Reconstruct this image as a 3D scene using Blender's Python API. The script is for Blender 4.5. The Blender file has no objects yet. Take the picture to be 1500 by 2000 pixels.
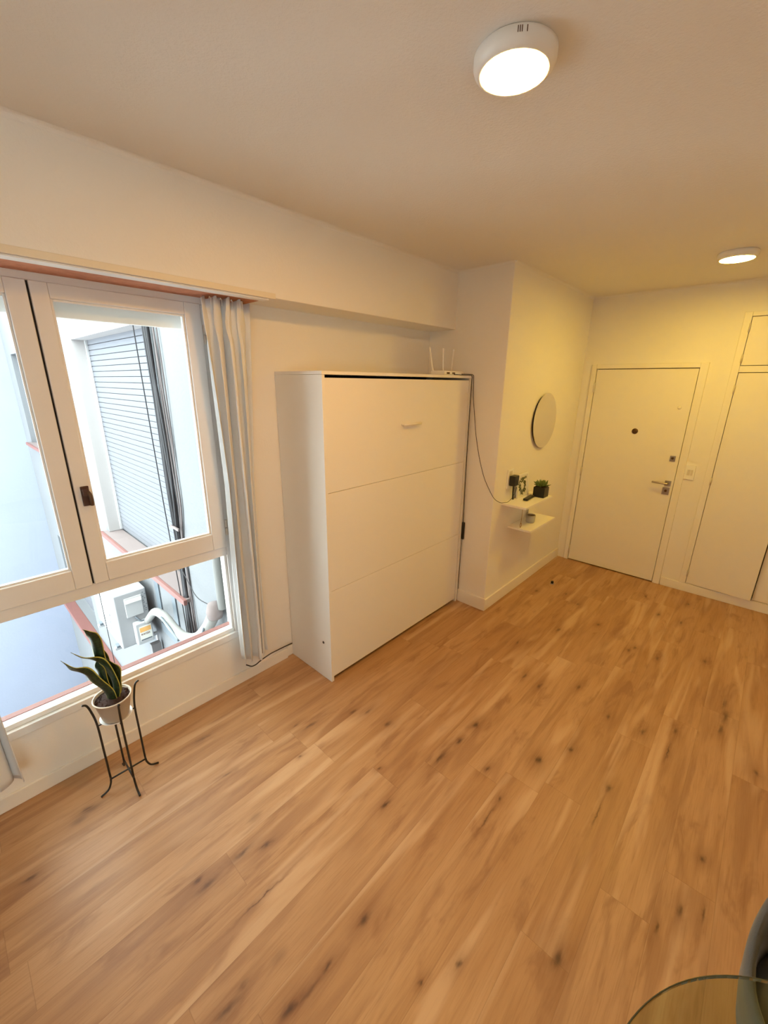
import bpy, bmesh, math, random
from mathutils import Vector, Matrix
random.seed(7)
PI = math.pi
SC = bpy.context.scene
COL = SC.collection

# ------------------------------------------------------------------ camera
cd = bpy.data.cameras.new('camera'); cam = bpy.data.objects.new('camera', cd); COL.objects.link(cam)
cd.sensor_fit = 'HORIZONTAL'; cd.sensor_width = 36.0; cd.lens = 36.0 * 804.68 / 1500.0
cd.clip_start = 0.02; cd.clip_end = 200
rr = Vector((0.73401, 0.67907, 0.0095)); uu = Vector((-0.21021, 0.21387, 0.95398)); ff = Vector((-0.64579, 0.70223, -0.29973))
cam.matrix_world = Matrix(((rr.x, uu.x, -ff.x, 2.207), (rr.y, uu.y, -ff.y, -0.0712), (rr.z, uu.z, -ff.z, 1.8881), (0, 0, 0, 1)))
SC.camera = cam

# ------------------------------------------------------------------ sky, exposure, lamp strengths
SKY = 14.0
LAMP1 = 328.0
LAMP2 = 236.0
LAMP1_COL = (1.0, 0.50, 0.09)
LAMP2_COL = (1.0, 0.67, 0.09)
w = bpy.data.worlds.new('sky'); SC.world = w; w.use_nodes = True
wn = w.node_tree; wn.nodes.clear()
wo = wn.nodes.new('ShaderNodeOutputWorld'); wb = wn.nodes.new('ShaderNodeBackground')
tc = wn.nodes.new('ShaderNodeTexCoord'); sx = wn.nodes.new('ShaderNodeSeparateXYZ'); cr = wn.nodes.new('ShaderNodeValToRGB')
cr.color_ramp.elements[0].position = 0.0; cr.color_ramp.elements[0].color = (0.66, 0.74, 0.76, 1)
cr.color_ramp.elements[1].position = 0.6; cr.color_ramp.elements[1].color = (0.78, 0.87, 0.83, 1)
wn.links.new(tc.outputs['Generated'], sx.inputs[0]); wn.links.new(sx.outputs[2], cr.inputs[0])
wn.links.new(cr.outputs[0], wb.inputs[0]); wb.inputs[1].default_value = SKY; wn.links.new(wb.outputs[0], wo.inputs[0])
vs = SC.view_settings
vs.view_transform = 'Standard'; vs.look = 'None'; vs.gamma = 1.0; vs.use_curve_mapping = False; vs.exposure = 0.0
SC.cycles.max_bounces = 12; SC.cycles.diffuse_bounces = 8; SC.cycles.transparent_max_bounces = 16
SC.cycles.sample_clamp_indirect = 6.0

# ------------------------------------------------------------------ helpers
def tag(o, label=None, cat=None, group=None, kind=None):
    if label: o['label'] = label
    if cat: o['category'] = cat
    if group: o['group'] = group
    if kind: o['kind'] = kind
    return o

def thing(name, loc, label, cat, group=None, kind=None):
    o = bpy.data.objects.new(name, None); COL.objects.link(o); o.location = loc; o.empty_display_size = 0.05
    return tag(o, label, cat, group, kind)

def link(name, bm, mat, parent=None, smooth=False, bevel=0.0, seg=2):
    """bmesh in WORLD coordinates -> one object; its origin moves to its parent's place"""
    bmesh.ops.recalc_face_normals(bm, faces=bm.faces)
    if parent is not None:
        P = world_loc(parent)
        for vv in bm.verts: vv.co -= P
    me = bpy.data.meshes.new(name); bm.to_mesh(me); bm.free()
    for m in (mat if isinstance(mat, (list, tuple)) else [mat]): me.materials.append(m)
    if smooth:
        for p in me.polygons: p.use_smooth = True
    o = bpy.data.objects.new(name, me); COL.objects.link(o)
    if parent is not None: o.parent = parent
    if bevel > 0:
        b = o.modifiers.new('bevel', 'BEVEL'); b.width = bevel; b.segments = seg; b.limit_method = 'ANGLE'; b.angle_limit = math.radians(40)
        try: b.harden_normals = True
        except Exception: pass
        for p in me.polygons: p.use_smooth = True
    return o

def world_loc(o):
    L = Vector(o.location)
    while o.parent is not None:
        o = o.parent; L = L + Vector(o.location)
    return L

def box(bm, x0, x1, y0, y1, z0, z1, mi=0):
    vs_ = [bm.verts.new((x, y, z)) for x in (x0, x1) for y in (y0, y1) for z in (z0, z1)]
    for f in ((0,1,3,2),(4,6,7,5),(0,4,5,1),(2,3,7,6),(0,2,6,4),(1,5,7,3)):
        fc = bm.faces.new([vs_[i] for i in f]); fc.material_index = mi
    return vs_

def boxes(*bs):
    bm = bmesh.new()
    for b in bs: box(bm, *b)
    return bm

def obox(bm, c, ax, hx, hy, hz):
    """box with centre c, unit axes ax (3 vectors), half sizes"""
    c = Vector(c); X, Y, Z = [Vector(a) for a in ax]
    vs_ = [bm.verts.new(c + X*sx_*hx + Y*sy_*hy + Z*sz_*hz) for sx_ in (-1,1) for sy_ in (-1,1) for sz_ in (-1,1)]
    for f in ((0,1,3,2),(4,6,7,5),(0,4,5,1),(2,3,7,6),(0,2,6,4),(1,5,7,3)): bm.faces.new([vs_[i] for i in f])

def catmull(pts, n=8):
    P = [Vector(p) for p in pts]
    if len(P) < 3: return P
    out = []
    Q = [P[0]*2 - P[1]] + P + [P[-1]*2 - P[-2]]
    for i in range(1, len(Q) - 2):
        for k in range(n):
            t = k / n; a, b, c, d = Q[i-1], Q[i], Q[i+1], Q[i+2]
            out.append(0.5*((2*b) + (c - a)*t + (2*a - 5*b + 4*c - d)*t*t + (-a + 3*b - 3*c + d)*t**3))
    out.append(P[-1]); return out

def tube(bm, pts, r, seg=8, n=8, smooth=True):
    P = catmull(pts, n) if smooth else [Vector(p) for p in pts]
    rings = []; prev = None
    for i, p in enumerate(P):
        t = (P[min(i+1, len(P)-1)] - P[max(i-1, 0)]).normalized()
        if prev is None:
            u = t.orthogonal().normalized()
        else:
            u = (prev - t*prev.dot(t)).normalized()
        prev = u; v_ = t.cross(u)
        rad = r(i/(len(P)-1)) if callable(r) else r
        rings.append([bm.verts.new(p + (u*math.cos(a) + v_*math.sin(a))*rad) for a in [2*PI*k/seg for k in range(seg)]])
    for a, b in zip(rings, rings[1:]):
        for k in range(seg): bm.faces.new((a[k], a[(k+1) % seg], b[(k+1) % seg], b[k]))
    bm.faces.new(rings[0][::-1]); bm.faces.new(rings[-1])

def lathe(bm, c, prof, seg=48, axis='z', mi=0):
    """prof: (radius, height) list; closes at r=0"""
    c = Vector(c); rings = []
    def P(r, h, a):
        if axis == 'z': return c + Vector((r*math.cos(a), r*math.sin(a), h))
        if axis == 'x': return c + Vector((h, r*math.cos(a), r*math.sin(a)))
        return c + Vector((r*math.cos(a), h, r*math.sin(a)))
    for r, h in prof:
        if r < 1e-6: rings.append([bm.verts.new(P(0, h, 0))])
        else: rings.append([bm.verts.new(P(r, h, 2*PI*k/seg)) for k in range(seg)])
    for a, b in zip(rings, rings[1:]):
        for k in range(seg):
            k2 = (k+1) % seg
            if len(a) == 1 and len(b) == 1: continue
            if len(a) == 1: f = bm.faces.new((a[0], b[k], b[k2]))
            elif len(b) == 1: f = bm.faces.new((a[k], a[k2], b[0]))
            else: f = bm.faces.new((a[k], a[k2], b[k2], b[k]))
            f.material_index = mi

def prism_xy(bm, poly, z0, z1):
    lo = [bm.verts.new((x, y, z0)) for x, y in poly]; hi = [bm.verts.new((x, y, z1)) for x, y in poly]
    bm.faces.new(lo[::-1]); bm.faces.new(hi)
    n = len(poly)
    for i in range(n): bm.faces.new((lo[i], lo[(i+1) % n], hi[(i+1) % n], hi[i]))

def text_bm(s, size, origin, ux, uz, depth=0.0006):
    """letters as flat extruded mesh: origin lower-left, ux = reading direction, uz = up"""
    c = bpy.data.curves.new('t', 'FONT'); c.body = s; c.size = size; c.extrude = depth
    o = bpy.data.objects.new('t', c); COL.objects.link(o)
    dg = bpy.context.evaluated_depsgraph_get(); me = bpy.data.meshes.new_from_object(o.evaluated_get(dg))
    bm = bmesh.new(); bm.from_mesh(me)
    ux = Vector(ux).normalized(); uz = Vector(uz).normalized(); n = ux.cross(uz)
    for v_ in bm.verts: v_.co = Vector(origin) + ux*v_.co.x + uz*v_.co.y + n*v_.co.z
    bpy.data.objects.remove(o); bpy.data.curves.remove(c); bpy.data.meshes.remove(me)
    return bm

# ------------------------------------------------------------------ materials
def mat(name, col, rough=0.5, metal=0.0, spec=0.5, bump=0.0, bscale=60.0, var=0.0, vscale=4.0, sheen=0.0, coat=0.0):
    m = bpy.data.materials.new(name); m.use_nodes = True; nt = m.node_tree; b = nt.nodes['Principled BSDF']
    b.inputs['Base Color'].default_value = (*col, 1); b.inputs['Roughness'].default_value = rough
    b.inputs['Metallic'].default_value = metal; b.inputs['Specular IOR Level'].default_value = spec
    if sheen: b.inputs['Sheen Weight'].default_value = sheen
    if coat: b.inputs['Coat Weight'].default_value = coat
    t = nt.nodes.new('ShaderNodeTexCoord')
    if var > 0:
        n = nt.nodes.new('ShaderNodeTexNoise'); n.inputs['Scale'].default_value = vscale; n.inputs['Detail'].default_value = 5
        mx = nt.nodes.new('ShaderNodeMix'); mx.data_type = 'RGBA'
        mx.inputs[6].default_value = (*[c*(1-var) for c in col], 1); mx.inputs[7].default_value = (*[min(1, c*(1+var)) for c in col], 1)
        nt.links.new(t.outputs['Object'], n.inputs['Vector']); nt.links.new(n.outputs['Fac'], mx.inputs[0]); nt.links.new(mx.outputs[2], b.inputs['Base Color'])
    if bump > 0:
        n2 = nt.nodes.new('ShaderNodeTexNoise'); n2.inputs['Scale'].default_value = bscale; n2.inputs['Detail'].default_value = 4
        bp = nt.nodes.new('ShaderNodeBump'); bp.inputs['Strength'].default_value = bump; bp.inputs['Distance'].default_value = 0.004
        nt.links.new(t.outputs['Object'], n2.inputs['Vector']); nt.links.new(n2.outputs['Fac'], bp.inputs['Height']); nt.links.new(bp.outputs[0], b.inputs['Normal'])
    return m

def srgb(r, g, b): 
    f = lambda c: (c/255/12.92) if c/255 <= 0.04045 else ((c/255+0.055)/1.055)**2.4
    return (f(r), f(g), f(b))

M_wall = mat('wall_paint', (0.80, 0.77, 0.72), 0.65, bump=0.18, bscale=90, var=0.012, vscale=1.5)
M_ceil = mat('ceiling_paint', (0.78, 0.755, 0.715), 0.8, bump=0.35, bscale=120, var=0.015, vscale=2)
M_trim = mat('trim_paint', (0.80, 0.765, 0.70), 0.4, bump=0.05, bscale=30, var=0.01)
M_door = mat('door_paint', (0.80, 0.765, 0.70), 0.38, bump=0.05, bscale=20, var=0.015, vscale=2)
M_win = mat('window_paint', (0.74, 0.72, 0.70), 0.4, bump=0.05, bscale=40, var=0.02, vscale=5)
M_dark = mat('dark_gap', (0.02, 0.015, 0.012), 0.8)
M_mel = mat('white_melamine', (0.79, 0.77, 0.73), 0.35, var=0.006, vscale=3)
M_meledge = mat('white_edging', (0.82, 0.80, 0.77), 0.4)
M_brick = mat('raw_brick', (0.50, 0.20, 0.11), 0.9, bump=0.8, bscale=50, var=0.35, vscale=25)
M_curt = mat('curtain_cloth', (0.70, 0.72, 0.74), 0.9, bump=0.12, bscale=400, sheen=0.2)
M_black = mat('black_plastic', (0.012, 0.012, 0.014), 0.35)
M_blackm = mat('black_metal', (0.012, 0.012, 0.012), 0.42, 0.0)
M_white = mat('white_plastic', (0.82, 0.81, 0.78), 0.35)
M_cable = mat('cable_rubber', (0.018, 0.015, 0.016), 0.5)
M_chrome = mat('brushed_steel', (0.42, 0.38, 0.33), 0.32, 1.0)
M_bronze = mat('bronze', (0.10, 0.055, 0.03), 0.4, 0.7)
M_brown = mat('brown_latch', (0.075, 0.035, 0.028), 0.3)
M_hinge = mat('painted_hinge', (0.62, 0.57, 0.50), 0.4)
M_pot = mat('beige_pot', (0.50, 0.42, 0.33), 0.45)
M_potrim = mat('pot_rim', (0.72, 0.64, 0.55), 0.45)
M_saucer = mat('white_saucer', (0.85, 0.86, 0.88), 0.3)
M_soil = mat('soil', (0.045, 0.022, 0.018), 0.95, bump=1.0, bscale=80, var=0.5, vscale=60)
M_chair = mat('grey_fabric', (0.085, 0.095, 0.10), 0.9, bump=0.3, bscale=500, sheen=0.3)
M_wood = mat('beech_leg', (0.45, 0.27, 0.13), 0.5, var=0.15, vscale=20)
M_cer = mat('speckled_ceramic', (0.45, 0.43, 0.38), 0.4, var=0.2, vscale=150)
M_card = mat('white_card', (0.80, 0.78, 0.72), 0.7)
M_brass = mat('brass', (0.42, 0.20, 0.07), 0.35, 0.9)
M_print = mat('botanical_ink', (0.10, 0.11, 0.06), 0.7)
M_succ = mat('succulent_green', (0.13, 0.20, 0.06), 0.5, var=0.3, vscale=40)
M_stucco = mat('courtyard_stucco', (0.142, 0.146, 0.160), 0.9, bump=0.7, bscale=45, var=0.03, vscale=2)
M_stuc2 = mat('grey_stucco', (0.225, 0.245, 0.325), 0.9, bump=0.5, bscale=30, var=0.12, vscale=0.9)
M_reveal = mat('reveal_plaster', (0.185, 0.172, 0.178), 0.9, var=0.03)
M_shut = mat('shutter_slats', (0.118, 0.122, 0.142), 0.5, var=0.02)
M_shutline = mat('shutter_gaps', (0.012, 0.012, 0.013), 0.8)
M_tile = mat('red_sill_tile', (0.16, 0.062, 0.055), 0.6, bump=0.2, bscale=60, var=0.12, vscale=9)
M_pink = mat('pinkish_sill_top', (0.168, 0.132, 0.132), 0.8, var=0.05)
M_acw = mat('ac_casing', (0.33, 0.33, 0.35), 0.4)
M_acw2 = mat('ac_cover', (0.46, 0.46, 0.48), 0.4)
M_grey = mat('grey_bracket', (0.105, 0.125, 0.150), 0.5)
M_orange = mat('orange_label', (0.85, 0.45, 0.15), 0.6)
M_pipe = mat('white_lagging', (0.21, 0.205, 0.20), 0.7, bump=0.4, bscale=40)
M_darkcable = mat('weathered_cable', (0.014, 0.013, 0.018), 0.7)
M_lilac = mat('pale_cable', (0.112, 0.092, 0.096), 0.7)
M_concrete = mat('courtyard_floor', (0.25, 0.25, 0.25), 0.9, var=0.1)

def emis(name, col, s):
    m = bpy.data.materials.new(name); m.use_nodes = True; nt = m.node_tree; nt.nodes.clear()
    o = nt.nodes.new('ShaderNodeOutputMaterial'); e = nt.nodes.new('ShaderNodeEmission')
    e.inputs[0].default_value = (*col, 1); e.inputs[1].default_value = s; nt.links.new(e.outputs[0], o.inputs[0]); return m
M_lamp1 = emis('lamp_diffuser_near', LAMP1_COL, LAMP1)
M_lamp2 = emis('lamp_diffuser_far', LAMP2_COL, LAMP2)

def glassmat(name, tint, refl=1.0):
    m = bpy.data.materials.new(name); m.use_nodes = True; nt = m.node_tree; nt.nodes.clear()
    o = nt.nodes.new('ShaderNodeOutputMaterial'); tr = nt.nodes.new('ShaderNodeBsdfTransparent'); tr.inputs[0].default_value = (*tint, 1)
    gl = nt.nodes.new('ShaderNodeBsdfGlossy'); gl.inputs['Roughness'].default_value = 0.01
    fr = nt.nodes.new('ShaderNodeFresnel'); fr.inputs[0].default_value = 1.35
    mu = nt.nodes.new('ShaderNodeMath'); mu.operation = 'MULTIPLY'; mu.inputs[1].default_value = refl
    mx = nt.nodes.new('ShaderNodeMixShader'); nt.links.new(fr.outputs[0], mu.inputs[0]); nt.links.new(mu.outputs[0], mx.inputs[0])
    nt.links.new(tr.outputs[0], mx.inputs[1]); nt.links.new(gl.outputs[0], mx.inputs[2]); nt.links.new(mx.outputs[0], o.inputs[0]); return m
M_glass = glassmat('window_glass', (0.97, 0.985, 0.98), 0.5)
M_tglass = glassmat('table_glass', (0.84, 0.88, 0.76), 1.0)
M_edge = mat('glass_edge', (0.05, 0.06, 0.045), 0.2)
M_mirror = mat('mirror_silver', (0.86, 0.85, 0.82), 0.03, 1.0)

def floor_material():
    m = bpy.data.materials.new('oak_laminate'); m.use_nodes = True; nt = m.node_tree; N = nt.nodes; L = nt.links
    b = N['Principled BSDF']
    def val(x): 
        return x
    def mth(op, a, b_=None, c=None):
        n = N.new('ShaderNodeMath'); n.operation = op
        for i, q in enumerate((a, b_, c)):
            if q is None: continue
            if isinstance(q, (int, float)): n.inputs[i].default_value = q
            else: L.new(q, n.inputs[i])
        return n.outputs[0]
    def comb(x, y, z):
        n = N.new('ShaderNodeCombineXYZ')
        for i, q in enumerate((x, y, z)):
            if isinstance(q, (int, float)): n.inputs[i].default_value = q
            else: L.new(q, n.inputs[i])
        return n.outputs[0]
    def noise(vec, scale, detail=4, rough=0.55, dist=0.0):
        n = N.new('ShaderNodeTexNoise'); n.inputs['Scale'].default_value = scale; n.inputs['Detail'].default_value = detail
        n.inputs['Roughness'].default_value = rough; n.inputs['Distortion'].default_value = dist; L.new(vec, n.inputs['Vector']); return n.outputs['Fac']
    def white(vec):
        n = N.new('ShaderNodeTexWhiteNoise'); n.noise_dimensions = '2D'; L.new(vec, n.inputs['Vector']); return n
    def mixc(f, a, b_, mode='MIX'):
        n = N.new('ShaderNodeMix'); n.data_type = 'RGBA'; n.blend_type = mode
        if isinstance(f, (int, float)): n.inputs[0].default_value = f
        else: L.new(f, n.inputs[0])
        for i, q in ((6, a), (7, b_)):
            if isinstance(q, tuple): n.inputs[i].default_value = (*q, 1)
            else: L.new(q, n.inputs[i])
        return n.outputs[2]
    def mr(x, a, b_, c, d, smooth=False):
        n = N.new('ShaderNodeMapRange'); n.interpolation_type = 'SMOOTHSTEP' if smooth else 'LINEAR'
        L.new(x, n.inputs[0])
        for i, q in enumerate((a, b_, c, d)): n.inputs[i+1].default_value = q
        return n.outputs[0]
    tc = N.new('ShaderNodeTexCoord'); sp = N.new('ShaderNodeSeparateXYZ'); L.new(tc.outputs['Object'], sp.inputs[0])
    X, Y = sp.outputs[0], sp.outputs[1]
    PW, PL = 0.17, 1.22
    u = mth('DIVIDE', mth('ADD', X, 10*PW - 0.055), PW); row = mth('FLOOR', u); fu = mth('FRACT', u)
    off = white(comb(row, 3.7, 0)).outputs['Value']
    v_ = mth('ADD', mth('DIVIDE', mth('ADD', Y, 20.0), PL), off); colm = mth('FLOOR', v_); fv = mth('FRACT', v_)
    pid = comb(row, colm, 0); wn_ = white(pid); r1 = wn_.outputs['Value']
    spc = N.new('ShaderNodeSeparateColor'); L.new(wn_.outputs['Color'], spc.inputs[0]); r2 = spc.outputs[1]; r3 = spc.outputs[2]
    # every plank samples its own piece of grain
    gx = mth('ADD', X, mth('MULTIPLY', r1, 17.0)); gy = mth('ADD', Y, mth('MULTIPLY', r2, 31.0))
    g_low = noise(comb(mth('MULTIPLY', gx, 9.0), mth('MULTIPLY', gy, 0.9), r3), 1.0, 3, 0.5, 0.6)
    g_mid = noise(comb(mth('MULTIPLY', gx, 34.0), mth('MULTIPLY', gy, 2.2), r3), 1.0, 5, 0.6, 0.8)
    g_fin = noise(comb(mth('MULTIPLY', gx, 210.0), mth('MULTIPLY', gy, 8.0), r3), 1.0, 3, 0.6)
    blot = noise(comb(mth('MULTIPLY', gx, 11.0), mth('MULTIPLY', gy, 2.6), 4.0), 1.0, 4, 0.6, 0.5)
    light = (0.498, 0.300, 0.155); mid = (0.401, 0.219, 0.099); darkc = (0.241, 0.108, 0.043)
    c = mixc(mr(g_low, 0.32, 0.66, 0, 1), mid, light)
    c = mixc(mr(r1, 0, 1, 0.0, 0.60), c, (0.383, 0.202, 0.090))
    c = mixc(mr(r3, 0.7, 1, 0.0, 0.35), c, (0.534, 0.332, 0.178))
    c = mixc(mth('MULTIPLY', mr(g_mid, 0.50, 0.72, 0, 1, True), 0.30), c, darkc)
    c = mixc(mth('MULTIPLY', mr(g_fin, 0.48, 0.72, 0, 1), 0.32), c, darkc)
    c = mixc(mth('MULTIPLY', mr(blot, 0.53, 0.70, 0, 1, True), 0.55), c, (0.214, 0.090, 0.039))
    band = noise(comb(mth('MULTIPLY', gx, 10.0), mth('MULTIPLY', gy, 1.0), 9.0), 1.0, 2, 0.5, 1.2)
    c = mixc(mth('MULTIPLY', mr(band, 0.48, 0.68, 0, 1, True), 0.50), c, (0.265, 0.127, 0.060))
    pale = noise(comb(mth('MULTIPLY', gx, 8.0), mth('MULTIPLY', gy, 0.8), 15.0), 1.0, 2, 0.5, 0.8)
    c = mixc(mth('MULTIPLY', mr(pale, 0.54, 0.68, 0, 1, True), 0.45), c, (0.636, 0.435, 0.264))
    # knots at their own places on the boards: (x, y, half width, half length, strength)
    warp = noise(comb(mth('MULTIPLY', X, 30.0), mth('MULTIPLY', Y, 12.0), 0), 1.0, 3, 0.6)
    wx = mth('ADD', X, mth('MULTIPLY', mth('SUBTRACT', warp, 0.5), 0.035)); wy = mth('ADD', Y, mth('MULTIPLY', mth('SUBTRACT', warp, 0.5), 0.05))
    K = KNOTS
    dark_sum = None; halo_sum = None
    for (kx, ky, a, bb, s) in K:
        dx = mth('DIVIDE', mth('SUBTRACT', wx, kx), a); dy = mth('DIVIDE', mth('SUBTRACT', wy, ky), bb)
        d2 = mth('ADD', mth('MULTIPLY', dx, dx), mth('MULTIPLY', dy, dy))
        core = mth('MULTIPLY', mth('EXPONENT', mth('MULTIPLY', d2, -1.6)), s)
        halo = mth('MULTIPLY', mth('EXPONENT', mth('MULTIPLY', d2, -0.11)), s*0.75)
        dark_sum = core if dark_sum is None else mth('MAXIMUM', dark_sum, core)
        halo_sum = halo if halo_sum is None else mth('MAXIMUM', halo_sum, halo)
    halo_t = mth('MULTIPLY', halo_sum, mr(g_mid, 0.3, 0.6, 0.45, 1.0))
    c = mixc(mth('MULTIPLY', halo_t, 0.95), c, (0.196, 0.079, 0.031))
    c = mixc(mth('MULTIPLY', dark_sum, 0.85), c, (0.058, 0.027, 0.018))
    # small scattered knots everywhere else
    vo = N.new('ShaderNodeTexVoronoi'); vo.inputs['Scale'].default_value = 1.0; L.new(comb(mth('MULTIPLY', gx, 4.6), mth('MULTIPLY', gy, 2.3), 0), vo.inputs['Vector'])
    vs_c = N.new('ShaderNodeSeparateColor'); L.new(vo.outputs['Color'], vs_c.inputs[0])
    kk = mth('MULTIPLY', mr(mth('ADD', vo.outputs['Distance'], mth('MULTIPLY', mth('SUBTRACT', g_mid, 0.5), 0.12)), 0.015, 0.12, 1, 0, True), mr(vs_c.outputs[0], 0.40, 0.8, 0.0, 0.85))
    c = mixc(kk, c, (0.106, 0.051, 0.030))
    # joints
    ex = mth('MINIMUM', fu, mth('SUBTRACT', 1.0, fu)); ey = mth('MINIMUM', fv, mth('SUBTRACT', 1.0, fv))
    jx = mr(ex, 0.0, 0.010, 1, 0); jy = mr(ey, 0.0, 0.0016, 1, 0); j = mth('MAXIMUM', jx, jy)
    c = mixc(mth('MULTIPLY', j, 0.35), c, (0.16, 0.075, 0.03))
    L.new(c, b.inputs['Base Color'])
    L.new(mr(g_mid, 0.2, 0.8, 0.36, 0.50), b.inputs['Roughness'])
    b.inputs['Specular IOR Level'].default_value = 0.42
    bp = N.new('ShaderNodeBump'); bp.inputs['Strength'].default_value = 0.12; bp.inputs['Distance'].default_value = 0.002
    L.new(mth('SUBTRACT', mth('MULTIPLY', g_fin, 0.4), j), bp.inputs['Height']); L.new(bp.outputs[0], b.inputs['Normal'])
    return m
KNOTS = [(0.957,0.434,.012,.05,.8),(1.252,0.994,.011,.03,1),(1.49,0.625,.014,.03,1),(1.478,0.301,.014,.03,1),(1.49,0.45,.010,.03,.9),(1.491,0.37,.01,.06,.6),
 (1.809,0.755,.008,.018,.9),(1.746,0.635,.007,.012,.9),(1.098,1.111,.007,.012,.8),(0.94,1.359,.014,.03,.8),(0.622,1.044,.01,.05,.7),
 (0.558,0.983,.009,.02,.6),(1.306,1.537,.012,.03,1),(1.293,1.382,.013,.06,.9),(1.508,1.493,.010,.02,.9),(1.312,1.7,.016,.03,1),(1.631,1.391,.008,.02,.8),
 (1.633,1.26,.004,.09,.7),(0.962,0.282,.014,.05,.7),(1.337,0.17,.014,.05,.8),(1.324,0.233,.010,.03,.5),(0.747,0.88,.006,.012,.7),(0.568,0.569,.007,.02,.5),
 (1.153,0.406,.0025,.08,.9),(2.054,1.004,.014,.035,1),(1.781,1.911,.012,.025,.9),(1.675,1.72,.016,.03,1),(1.504,3.315,.010,.02,.9),(2.407,1.505,.006,.04,.8),
 (0.281,0.056,.013,.05,.6),(0.263,0.578,.010,.05,.6),(0.788,1.344,.012,.03,.7),(2.377,1.732,.012,.02,.9),(2.335,1.449,.010,.03,.8),
 (2.282,1.332,.006,.03,.8),(1.337,2.301,.010,.03,.8),(1.129,2.62,.010,.03,.8),(1.292,3.011,.014,.03,.8),(1.805,3.174,.012,.02,.8),
 (1.677,4.13,.012,.02,.7),(1.271,3.548,.012,.02,.6),(1.956,3.143,0.011,0.028,0.8),
 (1.779,3.107,0.011,0.028,0.8),
 (2.212,3.338,0.011,0.028,0.8),
 (1.859,2.3,0.011,0.028,0.8),
 (2.038,2.314,0.011,0.028,0.8),
 (2.37,2.783,0.016,0.07,0.8),
 (2.362,2.644,0.014,0.05,0.8),
 (2.0,3.83,0.011,0.028,0.8),
 (1.835,3.849,0.011,0.028,0.8),
 (2.17,2.448,0.011,0.028,0.8),
 (2.167,2.256,0.004,0.07,0.9),
 (1.995,1.804,0.011,0.028,0.8),
 (1.992,1.623,0.004,0.08,0.8),
 (2.523,2.415,0.011,0.028,0.8),
 (1.642,2.44,0.011,0.028,0.8),
 (1.452,2.274,0.011,0.028,0.8),
 (1.12,3.665,0.011,0.028,0.8),
 (0.891,3.528,0.011,0.028,0.8),
 (1.995,4.24,0.011,0.028,0.8),
 (2.358,2.912,0.012,0.06,0.7),
 (0.725,1.285,0.011,0.028,0.8),
 (1.0,0.519,0.011,0.028,0.8),
 (0.264,0.04,0.011,0.028,0.8),
 (0.918,0.26,0.011,0.028,0.8),
 (0.429,-0.186,0.011,0.028,0.8)]
M_floor = floor_material()

# ------------------------------------------------------------------ the room
H = 2.687; YF = 4.522; XR = 3.35; YB = -1.9; BX = 0.249; BZ = 2.285; CX = 0.70; CY = 2.859
OY0, OY1, OZ0, OZ1 = -0.42, 1.005, 0.345, 2.300          # window opening
def struct(name, bm, m, parent=None, **k):
    o = link(name, bm, m, parent, **k)
    if parent is None: o['kind'] = 'structure'
    return o

struct('floor', boxes((-0.2, XR+0.15, YB-0.15, YF+0.15, -0.12, 0.0)), M_floor)
struct('ceiling', boxes((-0.2, XR+0.15, YB-0.15, YF+0.15, H, H+0.15)), M_ceil)
bm = boxes((-0.2, 0, YB-0.15, OY0, 0, H), (-0.2, 0, OY1, YF+0.15, 0, H), (-0.2, 0, OY0, OY1, 0, 0.32), (-0.12, 0, OY0, OY1, 0.32, OZ0), (-0.2, 0, OY0, OY1, OZ1, H))
struct('wall_left', bm, M_wall)
struct('wall_beam', boxes((0, BX, YB, CY+0.05, BZ, H)), M_wall, bevel=0.004)
struct('wall_column', boxes((0, CX, CY, YF, 0, H)), M_wall, bevel=0.006)
bm = boxes((CX-0.3, 0.785, YF+0.0002, YF+0.15, 0, H), (0.785, 1.712, YF, YF+0.15, 2.075, H), (1.712, 1.895, YF, YF+0.15, 0, H), (1.895, XR, YF, YF+0.15, 2.45, H), (2.92, XR, YF, YF+0.15, 0, 2.45), (1.895, 2.92, YF, YF+0.15, 0, 0.085))
struct('wall_far', bm, M_wall)
WX0, WX1, WZ0, WZ1 = -1.60, -0.55, 1.15, 2.15
struct('wall_right', boxes((XR, XR+0.15, YB-0.15, WX0, 0, H), (XR, XR+0.15, WX1, YF+0.15, 0, H), (XR, XR+0.15, WX0, WX1, 0, WZ0), (XR, XR+0.15, WX0, WX1, WZ1, H)), M_wall)
struct('wall_back', boxes((0, XR, YB-0.15, YB, 0, H)), M_wall)
# small coving where walls meet the ceiling
def cove(bm, p0, p1, inward, r=0.022):
    p0, p1, n = Vector(p0), Vector(p1), Vector(inward); prev = None
    ring0 = []; ring1 = []
    pts = [(0, 0)] + [(r*(1-math.sin(a)), -r*(1-math.cos(a))) for a in [PI/2*k/6 for k in range(7)]]
    for q, ring in ((p0, ring0), (p1, ring1)):
        for (d, h) in pts: ring.append(bm.verts.new(q + n*d + Vector((0, 0, h))))
    k = len(pts)
    for i in range(k): bm.faces.new((ring0[i], ring0[(i+1) % k], ring1[(i+1) % k], ring1[i]))
    bm.faces.new(ring0[::-1]); bm.faces.new(ring1)
bm = bmesh.new(); hh = H - 0.0005
cove(bm, (BX, YB, hh), (BX, CY, hh), (1, 0, 0)); cove(bm, (BX, CY, hh), (CX, CY, hh), (0, -1, 0))
cove(bm, (CX, CY, hh), (CX, YF, hh), (1, 0, 0)); cove(bm, (CX, YF, hh), (XR, YF, hh), (0, -1, 0))
struct('trim_1', bm, M_ceil, smooth=False)
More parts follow.
